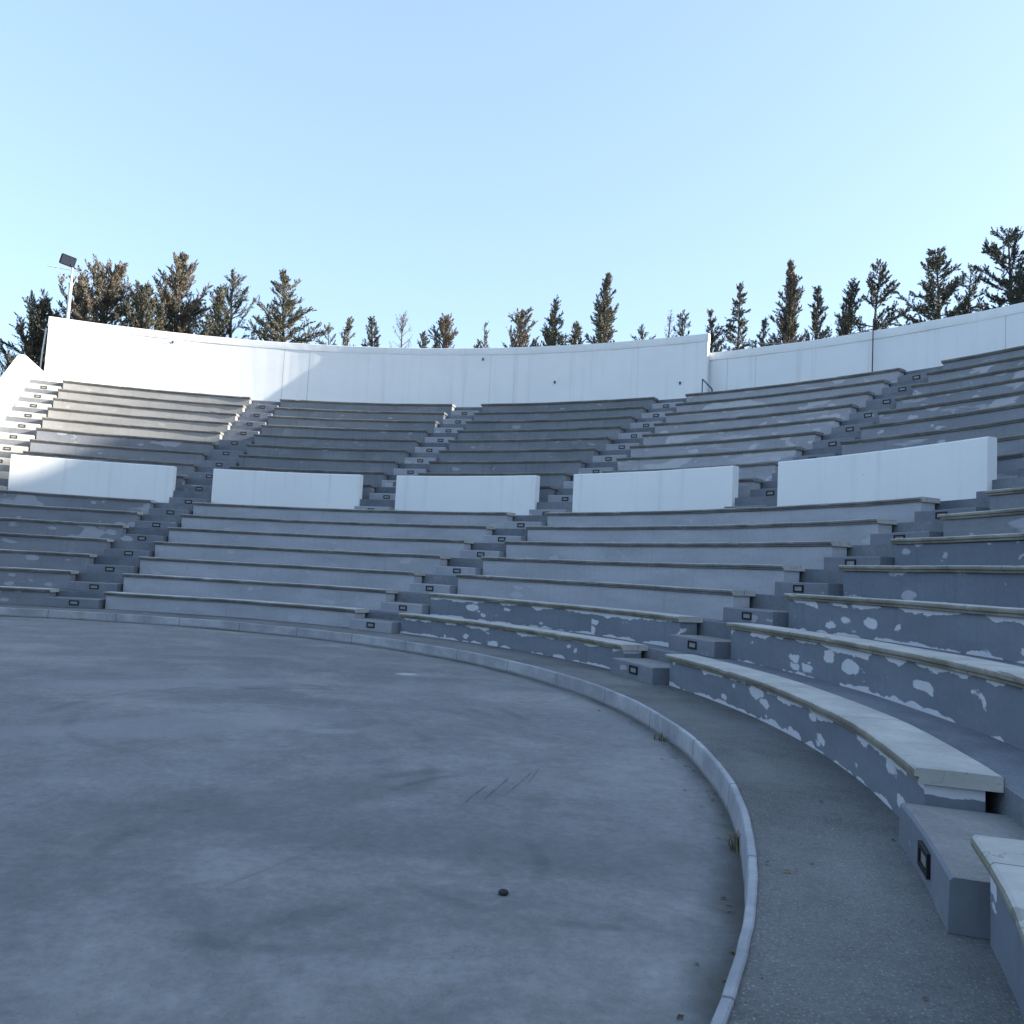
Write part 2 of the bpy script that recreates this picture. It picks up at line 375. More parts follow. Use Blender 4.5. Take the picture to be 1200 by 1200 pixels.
M['leaf_brown'] = leaf('drying cypress scales', (0.085, 0.082, 0.062), (0.21, 0.19, 0.15), (0.23, 0.18, 0.135), 0.5)
M['leaf_olive'] = leaf('olive cypress scales', (0.072, 0.077, 0.055), (0.18, 0.175, 0.13), (0.18, 0.15, 0.11), 0.35)
M['leaf_sparse'] = leaf('dry thin scales', (0.10, 0.095, 0.085), (0.22, 0.19, 0.16), (0.24, 0.17, 0.13), 0.5)
M['weed'] = leaf('dry weed blades', (0.10, 0.10, 0.05), (0.2, 0.17, 0.09), (0.2, 0.15, 0.09), 0.5)
def ground_mat():
    t = NT('dry earth', 0.95); p = t.pos()
    n = t.noise(p, 0.08, 5, 0.6); f = t.noise(p, 1.5, 4, 0.65)
    c = t.mix(t.step(n, 0.35, 0.65), (0.20, 0.165, 0.11), (0.10, 0.105, 0.055)); c = t.mul(c, t.math('MULTIPLY_ADD', f, 0.6, 0.7))
    t.bump(f, 0.6, 0.1)
    return t.out(c)
M['ground'] = ground_mat()
def scrub_mat():
    t = NT('added hill scrub', 0.95); p = t.pos()
    n = t.noise(p, 0.35, 5, 0.65); f = t.noise(p, 2.5, 4, 0.65)
    c = t.mix(t.step(n, 0.35, 0.65), (0.045, 0.055, 0.03), (0.12, 0.11, 0.06)); c = t.mul(c, t.math('MULTIPLY_ADD', f, 0.8, 0.6))
    t.bump(f, 0.8, 0.2)
    return t.out(c)
M['scrub'] = scrub_mat()

# ------------------------------------------------------------------ ground, orchestra, kerb, walkway, terraces
bm = bmesh.new()
bmesh.ops.create_circle(bm, cap_ends=True, radius=3000, segments=96, matrix=Matrix.Translation((0, 0, -0.12)))
tag(obj('ground', bm, M['ground']), kind='structure')

bm = bmesh.new()          # earth bank that carries the upper tier and the trees behind the wall
rs = [35.36, 37, 40, 44, 50, 60, 75, 95]; hs = [0, 0.05, 0.1, 0.0, -0.4, -2.0, -5.5, -PROM-0.3]
grid = []
for k in range(0, 133):
    a = -1.15 + k*(3.75+1.15)/132
    row = []
    for r, h in zip(rs, hs):
        z = PROM - 0.1 + h + (0.12*mnoise.noise(Vector((r*cos(a)*0.3, r*sin(a)*0.3, 1))) if r > 36 else 0)
        row.append(bm.verts.new((r*cos(a), r*sin(a), z)))
    grid.append(row)
for a, b in zip(grid, grid[1:]):
    for k in range(len(rs)-1): bm.faces.new((a[k], a[k+1], b[k+1], b[k]))
tag(obj('embankment', bm, M['ground'], smooth=True), kind='structure')

bm = bmesh.new()          # orchestra floor
bmesh.ops.create_circle(bm, cap_ends=True, radius=12.03, segments=160, matrix=Matrix.Translation((KC[0], KC[1], 0)))
tag(obj('orchestra_floor', bm, M['floor']), kind='structure')

bm = bmesh.new()          # kerb
sweep(bm, [(11.982, 0.0), (11.990, 0.186), (11.996, 0.197), (12.028, 0.199), (12.036, 0.193), (12.036, 0.0)],
      (-1.6, 0), (3.2, 0), seg=0.08, jit=0.011, centre=KC)
o = tag(obj('kerb', bm, M['kerb']), kind='structure')

bm = bmesh.new()          # walkway between the kerb and the first row: inner edge on the kerb, outer edge under the benches
N = 240; rings = []
for s in range(N+1):
    a = -1.6 + 4.8*s/N
    rings.append((bm.verts.new((KC[0]+12.03*cos(a), KC[1]+12.03*sin(a), FW-0.006)), bm.verts.new((12.7*cos(a), 12.7*sin(a), FW)), bm.verts.new((13.52*cos(a), 13.52*sin(a), FW))))
for a, b in zip(rings, rings[1:]):
    for k in range(2): bm.faces.new((a[k], a[k+1], b[k+1], b[k]))
tag(obj('walkway', bm, M['walk']), kind='structure')

LEFT = (AU[0], WU)        # left end of the theatre: inner face of the side wall
bm = bmesh.new()
prof = [(R1+0.47, -0.1)]
for i in range(1, NL+1):
    r, z = seatL(i); prof += [(r+0.47, floorL(i))] if i == 1 else [(r+0.47, floorL(i-1)), (r+0.47, floorL(i))]
prof += [(21.0, floorL(NL)), (21.0, UBASE)]
for i in range(1, NU+1):
    r, z = seatU(i); prof += [(r+0.47, floorU(i-1)), (r+0.47, floorU(i))]
prof += [(35.36, PROM), (35.36, -0.1)]
sweep(bm, prof, (-1.12, 0), LEFT, seg=0.6)
tag(obj('terrace', bm, M['terrace']), kind='structure')

# ------------------------------------------------------------------ benches
ORD = ['first', 'second', 'third', 'fourth', 'fifth', 'sixth', 'seventh', 'eighth', 'ninth']
def bench(r, z, zf, lo, hi, face, top, edge, label, group, seed):
    a0, a1 = line_angle(r, lo), line_angle(r, hi); am = (a0+a1)/2
    e = empty('bench', (r*cos(am), r*sin(am), zf), label, 'bench', group, am)
    bm = bmesh.new()
    inl = (lo[0], lo[1]+0.035); inh = (hi[0], hi[1]-0.035)
    sweep(bm, [(r+0.068, zf+0.001), (r+0.068, z-0.090), (r+0.38, z-0.090), (r+0.38, zf+0.001)], inl, inh, seg=0.25, u0=seed*7.3, jit=0.006, seed=seed)
    obj('bench_base', bm, face, e)
    bm = bmesh.new()
    pr = [(r+0.034, z-0.088), (r+0.026, z-0.082), (r+0.022, z-0.064), (r+0.030, z-0.058), (r+0.030, z-0.052), (r+0.004, z-0.048), (r, z-0.026), (r+0.005, z-0.010),
          (r+0.018, z), (r+0.25, z+0.002), (r+0.452, z), (r+0.467, z-0.010), (r+0.467, z-0.088)]
    slot = [1, 1, 1, 1, 1, 1, 1, 0, 0, 0, 0, 0, 0, 0]
    sweep(bm, pr, lo, hi, seg=0.11, slot=slot, u0=seed*3.7, jit=0.013, seed=seed+40)
    for v in bm.verts:
        rr = math.hypot(v.co.x, v.co.y)
        if rr < r+0.012 and v.co.z > z-0.03:
            n = mnoise.noise(Vector((v.co.x*2.3, v.co.y*2.3, seed*2.0)))
            if n > 0.32: k = min(1, (n-0.32)*5)*0.022; v.co.z -= k*0.7; v.co.x *= 1+k/rr; v.co.y *= 1+k/rr
    obj('seat_slab', bm, [top, edge], e)
    return e

lower = {  # block: (right line, left line, description)
    'A': ((AL[1], WL), (AU[0], -WU), 'far left lower block'),
    'B': ((AL[2], WL), (AL[1], -WL), 'broad pale lower block left of centre'),
    'C': ((AL[3], WL), (AL[2], -WL), 'lower block in the middle'),
    'D': ((AL[4], WL), (AL[3], -WL), 'dark right-hand lower block'),
    'E': ((AL[5], WL), (AL[4], -WL), 'nearest lower block at the right edge')}
seed = 1
for b, (lo, hi, desc) in lower.items():
    for i in range(1, NL+1):
        if b == 'E' and i > 2: continue
        r, z = seatL(i)
        face = {'A': 'mid', 'B': 'pale', 'C': 'slate' if i < 3 else 'pale', 'D': 'slate' if i < 4 else ('slate_whole' if i < 6 else 'mid'), 'E': 'slate'}[b]
        adj = {'mid': 'grey', 'pale': 'pale grey', 'slate': 'flaking slate', 'slate_whole': 'slate grey'}[face]
        where = 'front row beside the kerb walkway' if i == 1 else ('top row under the white parapets' if i == 7 else f'{ORD[i-1]} row up from the kerb')
        bench(r, z, floorL(i-1), lo, hi, M[face], M['stone'], M['stone_edge'] if b in 'DE' or (b == 'C' and i < 3) else M['stone_dark_edge'],
              f'{adj} bench, {where}, {desc}', 'curved benches of the lower tier', seed)
        seed += 1
udesc = {0: 'far left upper block', 1: 'second upper block from left', 2: 'middle upper block', 3: 'pale upper block under the tall wall end', 4: 'upper block at right edge'}
for b in range(5):
    lo, hi = (AU[b+1], WU), (AU[b], -WU)
    for i in range(1, NU+1):
        r, z = seatU(i)
        face = ['dark', 'dark', 'dark', 'lilac', 'worn'][b]
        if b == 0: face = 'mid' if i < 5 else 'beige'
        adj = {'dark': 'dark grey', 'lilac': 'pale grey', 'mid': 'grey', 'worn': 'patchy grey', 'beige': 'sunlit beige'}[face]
        where = 'top row below the back wall' if i == NU else ('lowest row behind the parapet' if i == 1 else f'{ORD[NU-i]} row down from the back wall')
        bench(r, z, floorU(i-1), lo, hi, M[face], M['stone_dark'], M['stone_dark_edge'], f'{adj} bench, {where}, {udesc[b]}'.replace('down from the back wall', 'down from back wall').replace('upper block under the tall wall end','block under tall wall end'), 'curved benches of the upper tier', seed)
        seed += 1

# ------------------------------------------------------------------ stairs of low step blocks, each with a framed light
def frame_mesh(w, h, t, d):
    bm = bmesh.new()
    for sx in (-1, 1): add_box(bm, (d, t, h), (0, sx*(w-t)/2, 0))
    for sz in (-1, 1): add_box(bm, (d*0.98, w-2*t, t), (0, 0, sz*(h-t)/2))
    bmesh.ops.recalc_face_normals(bm, faces=bm.faces)
    me = bpy.data.meshes.new('light_frame'); bm.to_mesh(me); bm.free(); me.materials.append(M['black']); return me
FRAME = frame_mesh(0.235, 0.118, 0.026, 0.02)
bm = bmesh.new(); add_box(bm, (0.012, 0.19, 0.072)); LENS = bpy.data.meshes.new('light_lens'); bm.to_mesh(LENS); bm.free(); LENS.materials.append(M['lens'])
def step_block(e, a, hw, rf, rb, zb, zt, mat, sd, light=True):
    bm = bmesh.new()
    c = 0.014
    lo, hi = (a, -hw), (a, hw)
    sweep(bm, [(rf, zb), (rf, zt-c), (rf+c, zt), (rb, zt), (rb, zb)], lo, hi, seg=0.15, u0=sd*5.3, jit=0.009, seed=sd, slot=[0, 0, 1, 0, 0, 0])
    s = obj('step', bm, [mat, M['tread']], e)
    if light:
        sh = random.uniform(-0.06, 0.06)
        for nm, me, dr in (('light_frame', FRAME, -0.008), ('light_lens', LENS, -0.001)):
            o = bpy.data.objects.new(nm, me); C.objects.link(o); o.parent = s
            rr = rf + dr - hw*0.0
            wp = Matrix.Translation(((rr)*cos(a) - sh*sin(a), (rr)*sin(a) + sh*cos(a), (zb+zt)/2+0.012)) @ Matrix.Rotation(a, 4, 'Z')
            o.matrix_parent_inverse = (e.matrix_basis @ s.matrix_parent_inverse @ s.matrix_basis).inverted() if False else Matrix.Identity(4)
            o.matrix_basis = wp
    return s
sd = 200
def stair(a, label, group, rows, mat, gap=False, left=0.0):
    r0, zf0 = rows[0][0], rows[0][1]
    e = empty('stairway', (0, 0, 0), label, 'stairs', group)
    global sd
    for (r, zb, zt, back) in rows:
        sd += 1
        step_block(e, a, WL-0.03, r, back, zb+0.001, zt, mat, sd)
    return e
def lower_rows(pr=0.16):
    out = []
    for i in range(1, NL+1):
        r, z = seatL(i); zb = floorL(i-1); out.append((r-pr, zb, zb+0.232, r+0.469))
    return out
def upper_rows(gap):
    out = []
    if gap:
        z7 = floorL(NL); out.append((20.50, z7, z7+(UBASE-z7)/2, 20.999))
    for i in range(1, NU+1):
        r, z = seatU(i); zb = floorU(i-1); out.append((r-0.16, zb, zb+0.282, r+0.469))
    return out
for k, lab in {1: 'leftmost lower stairs of dark step blocks with small framed lights', 2: 'pale lower stairs between the pale block and the middle block',
               3: 'lower stairs right of the middle block, dark steps with framed lights', 4: 'nearest lower stairs at the bottom right, one black-ringed light'}.items():
    stair(AL[k], lab, 'stairs of the lower tier', lower_rows(0.075 if k == 4 else 0.16), M['step_pale'] if k == 2 else M['step_dark'])
for k, lab in {0: 'sunlit cream upper stairs against the far left side wall', 1: 'dark upper stairs rising from the gap right of the leftmost parapet',
               2: 'pale upper stairs rising from the second gap between parapets', 3: 'pale upper stairs rising from the gap between third and fourth parapets',
               4: 'dark blue-grey upper stairs rising right of the fourth parapet', 5: 'dark upper stairs at the right edge beyond the last parapet'}.items():
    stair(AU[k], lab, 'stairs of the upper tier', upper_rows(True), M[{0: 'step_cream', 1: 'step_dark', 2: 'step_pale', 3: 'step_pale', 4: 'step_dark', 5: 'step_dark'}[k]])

# ------------------------------------------------------------------ white parapets in front of the upper tier
for k, lab in enumerate(['leftmost white parapet, touched by a soft patch of sunlight', 'small white parapet, second from left, in shade',
                         'white parapet in the middle, between the pale stairs', 'white parapet fourth from left, its right end face showing',
                         'largest white parapet, at the right, highest in the picture']):
    bm = bmesh.new()
    lo, hi = (AU[k+1], WU+0.02), (AU[k], -WU-0.0)
    if k == 4: lo = (AU[5], WU+0.05)
    z0, zt = floorL(NL)+0.001, 4.752
    b = 0.03
    sweep(bm, [(20.87, z0), (20.868, zt-b), (20.877, zt-b*0.3), (20.868+b, zt), (21.12-b, zt), (21.112, zt-b*0.3), (21.12, zt-b), (21.12, z0)], lo, hi, seg=0.4, jit=0.010, seed=k+300, u0=k*9.1)
    o = obj('parapet_wall', bm, M['parapet'])
    tag(o, lab, 'parapet', 'white parapets along the gangway')

# ------------------------------------------------------------------ back walls and side wall
def add_bracket(parent, a, r, z, h=0.12):
    bm = bmesh.new()
    rot = Matrix.Rotation(a, 4, 'Z')
    add_box(bm, (0.05, 0.07, h), (r*cos(a), r*sin(a), z), rot)
    add_box(bm, (0.09, 0.03, 0.03), ((r-0.06)*cos(a), (r-0.06)*sin(a), z+h*0.3), rot)
    obj('wall_bracket', bm, M['darkmetal'], parent)
aTL, aTR = 1.9553, 0.9957
bm = bmesh.new()
CB = 0.36
sweep(bm, [(R_TALL, PROM+0.001), (R_TALL, Z_TALL-CB-0.001), (R_TALL+0.24, Z_TALL-CB-0.001), (R_TALL+0.24, PROM+0.001)], (aTR, 0), (aTL, 0), seg=0.4, jit=0.012, seed=5)
tw = obj('back_wall', bm, M['tall'])
tag(tw, 'tall curved white back wall, sunlit on its left, floodlight above its left end', 'wall')
bm = bmesh.new()
sweep(bm, [(R_TALL-0.018, Z_TALL-CB), (R_TALL-0.016, Z_TALL-0.02), (R_TALL+0.004, Z_TALL), (R_TALL+0.25, Z_TALL), (R_TALL+0.256, Z_TALL-CB)], (aTR-0.0006, 0), (aTL+0.0006, 0), seg=0.4, jit=0.012, seed=6)
obj('coping', bm, M['parapet'], tw)
for (a, z) in ((1.325, 12.50), (1.214, 11.24), (1.032, 10.87), (1.79, 12.57)): add_bracket(tw, a, R_TALL-0.015, z)
bm = bmesh.new()
sweep(bm, [(R_LOW, PROM+0.001), (R_LOW, Z_LOW-CB-0.001), (R_LOW+0.24, Z_LOW-CB-0.001), (R_LOW+0.24, PROM+0.001)], (-0.55, 0), (1.03, 0), seg=0.4, jit=0.012, seed=8)
lw = obj('back_wall', bm, M['low'])
tag(lw, 'lower curved white back wall at the right, trees rising behind it', 'wall')
bm = bmesh.new()
sweep(bm, [(R_LOW-0.018, Z_LOW-CB), (R_LOW-0.016, Z_LOW-0.02), (R_LOW+0.004, Z_LOW), (R_LOW+0.25, Z_LOW), (R_LOW+0.256, Z_LOW-CB)], (-0.5505, 0), (1.0305, 0), seg=0.4, jit=0.014, seed=9)
obj('coping', bm, M['parapet'], lw)
# side wall: follows the stairs up the left end of the theatre
bm = bmesh.new()
uv = bm.loops.layers.uv.new('UVMap')
prof = [(12.6, 0.0), (12.6, 1.55), (19.6, 4.45), (21.2, 5.55), (28.5, 9.76), (33.0, 9.98), (34.6, 9.98), (34.6, 0.0)]
ca, sa = cos(AU[0]), sin(AU[0])
def P(al, off, z): return (al*ca - off*sa, al*sa + off*ca, z)
f1 = [bm.verts.new(P(a, WU+0.002, z)) for a, z in prof]; f2 = [bm.verts.new(P(a, WU+0.26, z)) for a, z in prof]
fa = bm.faces.new(f1); fb = bm.faces.new(f2)
for k in range(len(prof)):
    k2 = (k+1) % len(prof); bm.faces.new((f1[k], f1[k2], f2[k2], f2[k]))
for f in bm.faces:
    for l in f.loops: l[uv].uv = (l.vert.co.x*0.5+l.vert.co.y, l.vert.co.z)
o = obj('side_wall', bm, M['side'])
tag(o, 'sunlit white end wall stepping up beside the far left stairs', 'wall')
md = o.modifiers.new('bevel', 'BEVEL'); md.width = 0.02; md.segments = 2

# ------------------------------------------------------------------ floodlight mast, pipe, pole, rail, cable
def pt(r, a, z): return Vector((r*cos(a), r*sin(a), z))
aF = 1.9345
base = pt(35.12, aF, PROM)
e = empty('floodlight_mast', base, 'pale floodlight mast with a dark square lamp over the left wall end', 'floodlight')
bm = bmesh.new(); tube(bm, [base, base+Vector((0, 0, 6.05)), base+Vector((0, 0, 6.08)), base+Vector((0, 0, 6.85))], [0.095, 0.08, 0.055, 0.05], 12); obj('pole', bm, M['galv'], e, True)
bm = bmesh.new(); tube(bm, [pt(35.1, 1.966, 15.74), pt(35.1, 1.922, 15.70)], 0.022, 6); obj('crossarm', bm, M['galv'], e)
for aa, zz in ((1.956, 15.72), (1.9245, 15.69)):
    bm = bmesh.new(); tube(bm, [pt(35.11, aa, zz), pt(35.11, aF+(0.0018 if aa > aF else -0.0018), 15.0 if aa > aF else 14.85)], 0.015, 6); obj('brace', bm, M['galv'], e)
rot = Matrix.Rotation(aF+0.25, 4, 'Z') @ Matrix.Rotation(math.radians(-28), 4, 'Y') @ Matrix.Rotation(math.radians(9), 4, 'X')
hc = pt(34.98, aF+0.006, 16.13)
bm = bmesh.new(); v = add_box(bm, (0.16, 0.70, 0.52), hc, rot); bmesh.ops.bevel(bm, geom=bm.edges[:], offset=0.03, segments=2, affect='EDGES')
for k in range(5): add_box(bm, (0.07, 0.02, 0.44), hc + rot.to_3x3() @ Vector((0.105, -0.24+0.12*k, 0)), rot)
hd = obj('lamp_head', bm, M['lamp'], e)
bm = bmesh.new(); add_box(bm, (0.012, 0.60, 0.42), hc + rot.to_3x3() @ Vector((-0.083, 0, 0)), rot)
g = obj('lamp_glass', bm, M['glass']); g.parent = hd
bm = bmesh.new(); tube(bm, [base+Vector((0, 0, 6.8)), pt(35.0, aF+0.002, 15.98)], 0.03, 6); obj('lamp_bracket', bm, M['lamp'], e)

bm = bmesh.new(); tube(bm, [pt(34.95, 1.9625, PROM), pt(34.95, 1.961, 11.4), pt(34.95, 1.959, 12.55)], 0.035, 8)
tag(obj('drainpipe', bm, M['whitepipe'], None, True), 'thin white pipe standing just left of the tall wall end', 'pipe')
bm = bmesh.new(); tube(bm, [pt(34.80, 0.790, PROM), pt(34.80, 0.790, 12.7)], [0.028, 0.022], 8)
add_box(bm, (0.14, 0.14, 0.02), pt(34.80, 0.790, PROM+0.011))
tag(obj('metal_pole', bm, M['darkmetal'], None, True), 'thin dark pole standing in front of the low right wall', 'pole')
e = empty('handrail', pt(33.9, 0.992, PROM), 'short sloping dark handrail at the right end of the tall wall', 'handrail')
p0, p1 = pt(34.3, 0.9975, 10.88), pt(33.2, 0.972, 10.12)
bm = bmesh.new(); tube(bm, [p0, p1, p1+Vector((0.02, -0.02, -0.1))], 0.032, 8); obj('top_rail', bm, M['darkmetal'], e, True)
for q in (p0, p1):
    bm = bmesh.new(); tube(bm, [Vector((q.x, q.y, PROM)), q], 0.024, 8); obj('rail_post', bm, M['darkmetal'], e, True)
bm = bmesh.new()
pts = []
for k in range(25):
    s = k/24; a = 0.992 + (0.795-0.992)*s
    pts.append(pt(35.30, a, 12.98 + (12.45-12.98)*s - 0.34*4*s*(1-s)))
tube(bm, pts, 0.018, 6)
tag(obj('overhead_cable', bm, M['cable']), 'slack grey cable hung from the tall wall end over the low wall', 'cable')

# small finds on the floor
def pebble(x, y, s, z=0.0):
    bm = bmesh.new(); bmesh.ops.create_icosphere(bm, subdivisions=3, radius=s)
    for v in bm.verts:
        n = mnoise.noise(v.co*9+Vector((x, y, 0))); v.co *= 1+0.35*n; v.co.z *= 0.62
    bmesh.ops.translate(bm, verts=bm.verts, vec=(x, y, z+s*0.4)); return bm
tag(obj('stone', pebble(10.39, -3.68, 0.028), flat('dark stone', (0.035, 0.035, 0.035), 0.8)), 'small dark stone lying on the orchestra floor at the bottom', 'stone')
def weed(x, y, n, h, label):
    bm = bmesh.new()
    for k in range(n):
        a = random.uniform(0, 2*PI); l = h*random.uniform(0.5, 1.1); lean = random.uniform(0.2, 1.0)
        bx, by = x+random.gauss(0, 0.03), y+random.gauss(0, 0.05)
        q = []
        for s in range(4):
            t = s/3; q.append(Vector((bx+cos(a)*lean*l*t*t, by+sin(a)*lean*l*t*t, l*t*(1-0.35*lean*t))))
        w = Vector((-sin(a), cos(a), 0))*0.006
        vs = [(bm.verts.new(p-w*(1-i/3.2)), bm.verts.new(p+w*(1-i/3.2))) for i, p in enumerate(q)]
        for A, B in zip(vs, vs[1:]): bm.faces.new((A[0], A[1], B[1], B[0]))
    tag(obj('weed', bm, M['weed']), label, 'weed', 'weeds along the kerb')
weed(11.83, -2.75, 46, 0.16, 'dry weed tuft at the kerb foot, bottom right')
weed(11.98, 0.62, 22, 0.11, 'small weed at the kerb foot below the middle block')
bm = bmesh.new()
for k in range(260):            # dead leaves and crumbs blown against kerb and steps
    a = random.uniform(-0.6, 1.9)
    if random.random() < 0.7: r = 11.97 - abs(random.gauss(0, 0.10)); c = KC; z = 0.006
    else: r = random.uniform(12.2, 13.05); c = (0, 0); z = FW+0.006
    p = Vector((c[0]+r*cos(a), c[1]+r*sin(a), z)); s = random.uniform(0.008, 0.026); q = random.uniform(0, PI)
    M3 = Matrix.Rotation(q, 3, 'Z') @ Matrix.Rotation(random.uniform(-0.5, 0.5), 3, 'X')
    bm.faces.new([bm.verts.new(p + M3 @ Vector(v)*s) for v in ((-1, 0, 0), (0, -0.5, 0.15), (1, 0, 0.1), (0, 0.5, 0.2))])
tag(obj('fallen_leaves', bm, leaf('dead leaves', (0.05, 0.04, 0.03), (0.20, 0.16, 0.10), (0.1, 0.08, 0.05), 0.3)), kind='stuff')

# ------------------------------------------------------------------ trees behind the walls
def tree(x, y, ztop, w, kind, leafmat, label, sd):
    R = random.Random(sd)
    zb = PROM - 0.08; H = ztop - zb; w *= 1.2 if kind == 'cedar' else (1.42 if x > -2 else 1.75)
    e = empty('cypress_tree', (x, y, zb), label, 'tree', 'trees behind the back wall')
    wood = bmesh.new(); crown = bmesh.new()
    lean = Vector((R.gauss(0, 0.02), R.gauss(0, 0.02), 0))
    K = {  # branch count per m, lowest branch, angle up (deg) low..high, droop, clump density, leaf size, profile power, gap chance
        'cone': (8, .22, 35, 60, 0, 1.0, .12, .9, .10), 'column': (11, .12, 50, 72, 0, 1.1, .12, .75, .03),
        'cedar': (8, .2, 8, 45, .05, .95, .13, .95, .12), 'pine': (4.5, .35, 5, 45, 0, 1.0, .13, .5, .2),
        'broad': (8, .15, 22, 60, 0, 1.0, .13, .42, .12), 'full': (9, .15, 28, 62, 0, 1.1, .13, .5, .06),
        'bush': (9, .12, 32, 65, 0, 1.0, .13, .5, .08), 'open': (6, .2, 15, 58, 0, .8, .12, .6, .2),
        'sparse': (8, .15, 25, 60, 0, .28, .10, .6, .15), 'wisp': (7, .3, 30, 60, 0, .7, .12, .4, .15)}[kind]
    npm, t0, u0, u1, droop, dens, ls, pw, gap = K
    # trunk
    n = 9; tp = []
    ph = R.uniform(0, 6)
    for k in range(n+1):
        t = k/n; wob = 0.018*H*t
        tp.append(Vector((x + lean.x*H*t + wob*sin(ph+t*4.1), y + lean.y*H*t + wob*cos(ph*1.3+t*3.4), zb + H*0.985*t)))
    tr = 0.05 + 0.012*H
    tube(wood, tp, [tr*(1-0.93*k/n)+0.008 for k in range(n+1)], 8)
    def trunk(t):
        f = t*n; k = min(int(f), n-1); return tp[k].lerp(tp[k+1], f-k)
    def leafq(c, d, s):
        d = (d + Vector((R.gauss(0, .42), R.gauss(0, .42), R.gauss(0, .35)))).normalized()
        side = d.cross(Vector((R.gauss(0, 1), R.gauss(0, 1), R.gauss(0, 1)))).normalized()
        l = s*R.uniform(.42, 0.98); wd = l*R.uniform(.26, .48)
        crown.faces.new([crown.verts.new(q) for q in (c-d*l*0.4, c+side*wd*.5, c+d*l*.6, c-side*wd*.5)])
    def spray(p, d, l, fat, n):
        """a leafy twig: thick at its foot, pointed at its tip"""
        bend = Vector((R.gauss(0, .12), R.gauss(0, .12), R.uniform(.0, .25)))
        for k in range(n):
            f = R.random()**0.85
            q = p + d*l*f + bend*l*f*f
            rad = fat*(1-f*.8)
            q = q + Vector((R.gauss(0, rad), R.gauss(0, rad), R.gauss(0, rad)))
            leafq(q, d+bend*f, ls)
    zw = 13.0 if x < 19 else 12.4           # height at which the crown width was measured
    qw = max(0.05, min(0.8, ((zw-zb)/H - t0)/(1-t0)))
    nb = int(npm*H*(0.75+0.5*min(w, 4)/2.5))
    gaps = [(R.uniform(0, 2*PI), R.uniform(.3, .95)) for _ in range(4)]
    az = R.uniform(0, 6); lob = [(R.uniform(0, 2*PI), R.uniform(qw*.8, .9), R.uniform(1.25, 1.7)) for _ in range(3)]
    for b in range(nb):
        t = t0 + (0.985-t0)*((b+R.random())/nb)
        az += 2.399 + R.gauss(0, .35)
        if R.random() < gap: continue
        if any(abs((az-g+PI) % (2*PI)-PI) < .6 and abs(t-gt) < .07 for g, gt in gaps): continue
        q = (t-t0)/(1-t0)
        prof = min(1.3, ((1-q)/(1-qw))**pw)
        if q < .12: prof *= .5+4.2*q
        L = w/2*prof*R.uniform(.55, 1.1)
        for la, lq, lm in lob:
            if abs((az-la+PI) % (2*PI)-PI) < .45 and abs(q-lq) < .05: L *= lm
        L = min(L, w*.62) + 0.14
        up = math.radians(u0 + (u1-u0)*q + R.gauss(0, 10))
        d = Vector((cos(az)*cos(up), sin(az)*cos(up), sin(up)))
        pts = [trunk(t)]; m = 5
        for s in range(m):
            d = (d + Vector((R.gauss(0, .11), R.gauss(0, .11), R.gauss(0.05-droop*.5, .08)))).normalized()
            pts.append(pts[-1] + d*L/m)
        br = 0.012 + 0.014*L
        tube(wood, pts, [br*(1-.8*s/m) for s in range(m+1)], 4, False)
        ntw = max(3, int(L/0.14*min(1.2, dens+.15) + 2))
        for c in range(ntw):
            f = (0.15 + 0.85*(c+R.random()*.6)/ntw)*m; k = min(int(f), m-1)
            cp = pts[k].lerp(pts[k+1], min(1, f-k)); dd = (pts[k+1]-pts[k]).normalized()
            o_ = Vector((R.gauss(0, 1), R.gauss(0, 1), R.gauss(.25, .6))).normalized()
            td = (dd + o_*R.uniform(.5, 1.2)).normalized()
            tl = (.16 + .16*min(L, 1.6))*R.uniform(.7, 1.3)*(1.25-.5*f/m)
            spray(cp, td, tl, .045, int((22+20*min(L, 1.4))*dens+2))
        spray(pts[-2], d, L/m+.16, .03, int(12*dens+3))
    for _ in range(26):
        t = R.uniform(.93, 1.0); leafq(trunk(t)+Vector((R.gauss(0, .05), R.gauss(0, .05), 0)), Vector((0, 0, 1)), ls)
    obj('trunk', wood, M['bark'], e)
    obj('crown', crown, leafmat, e)
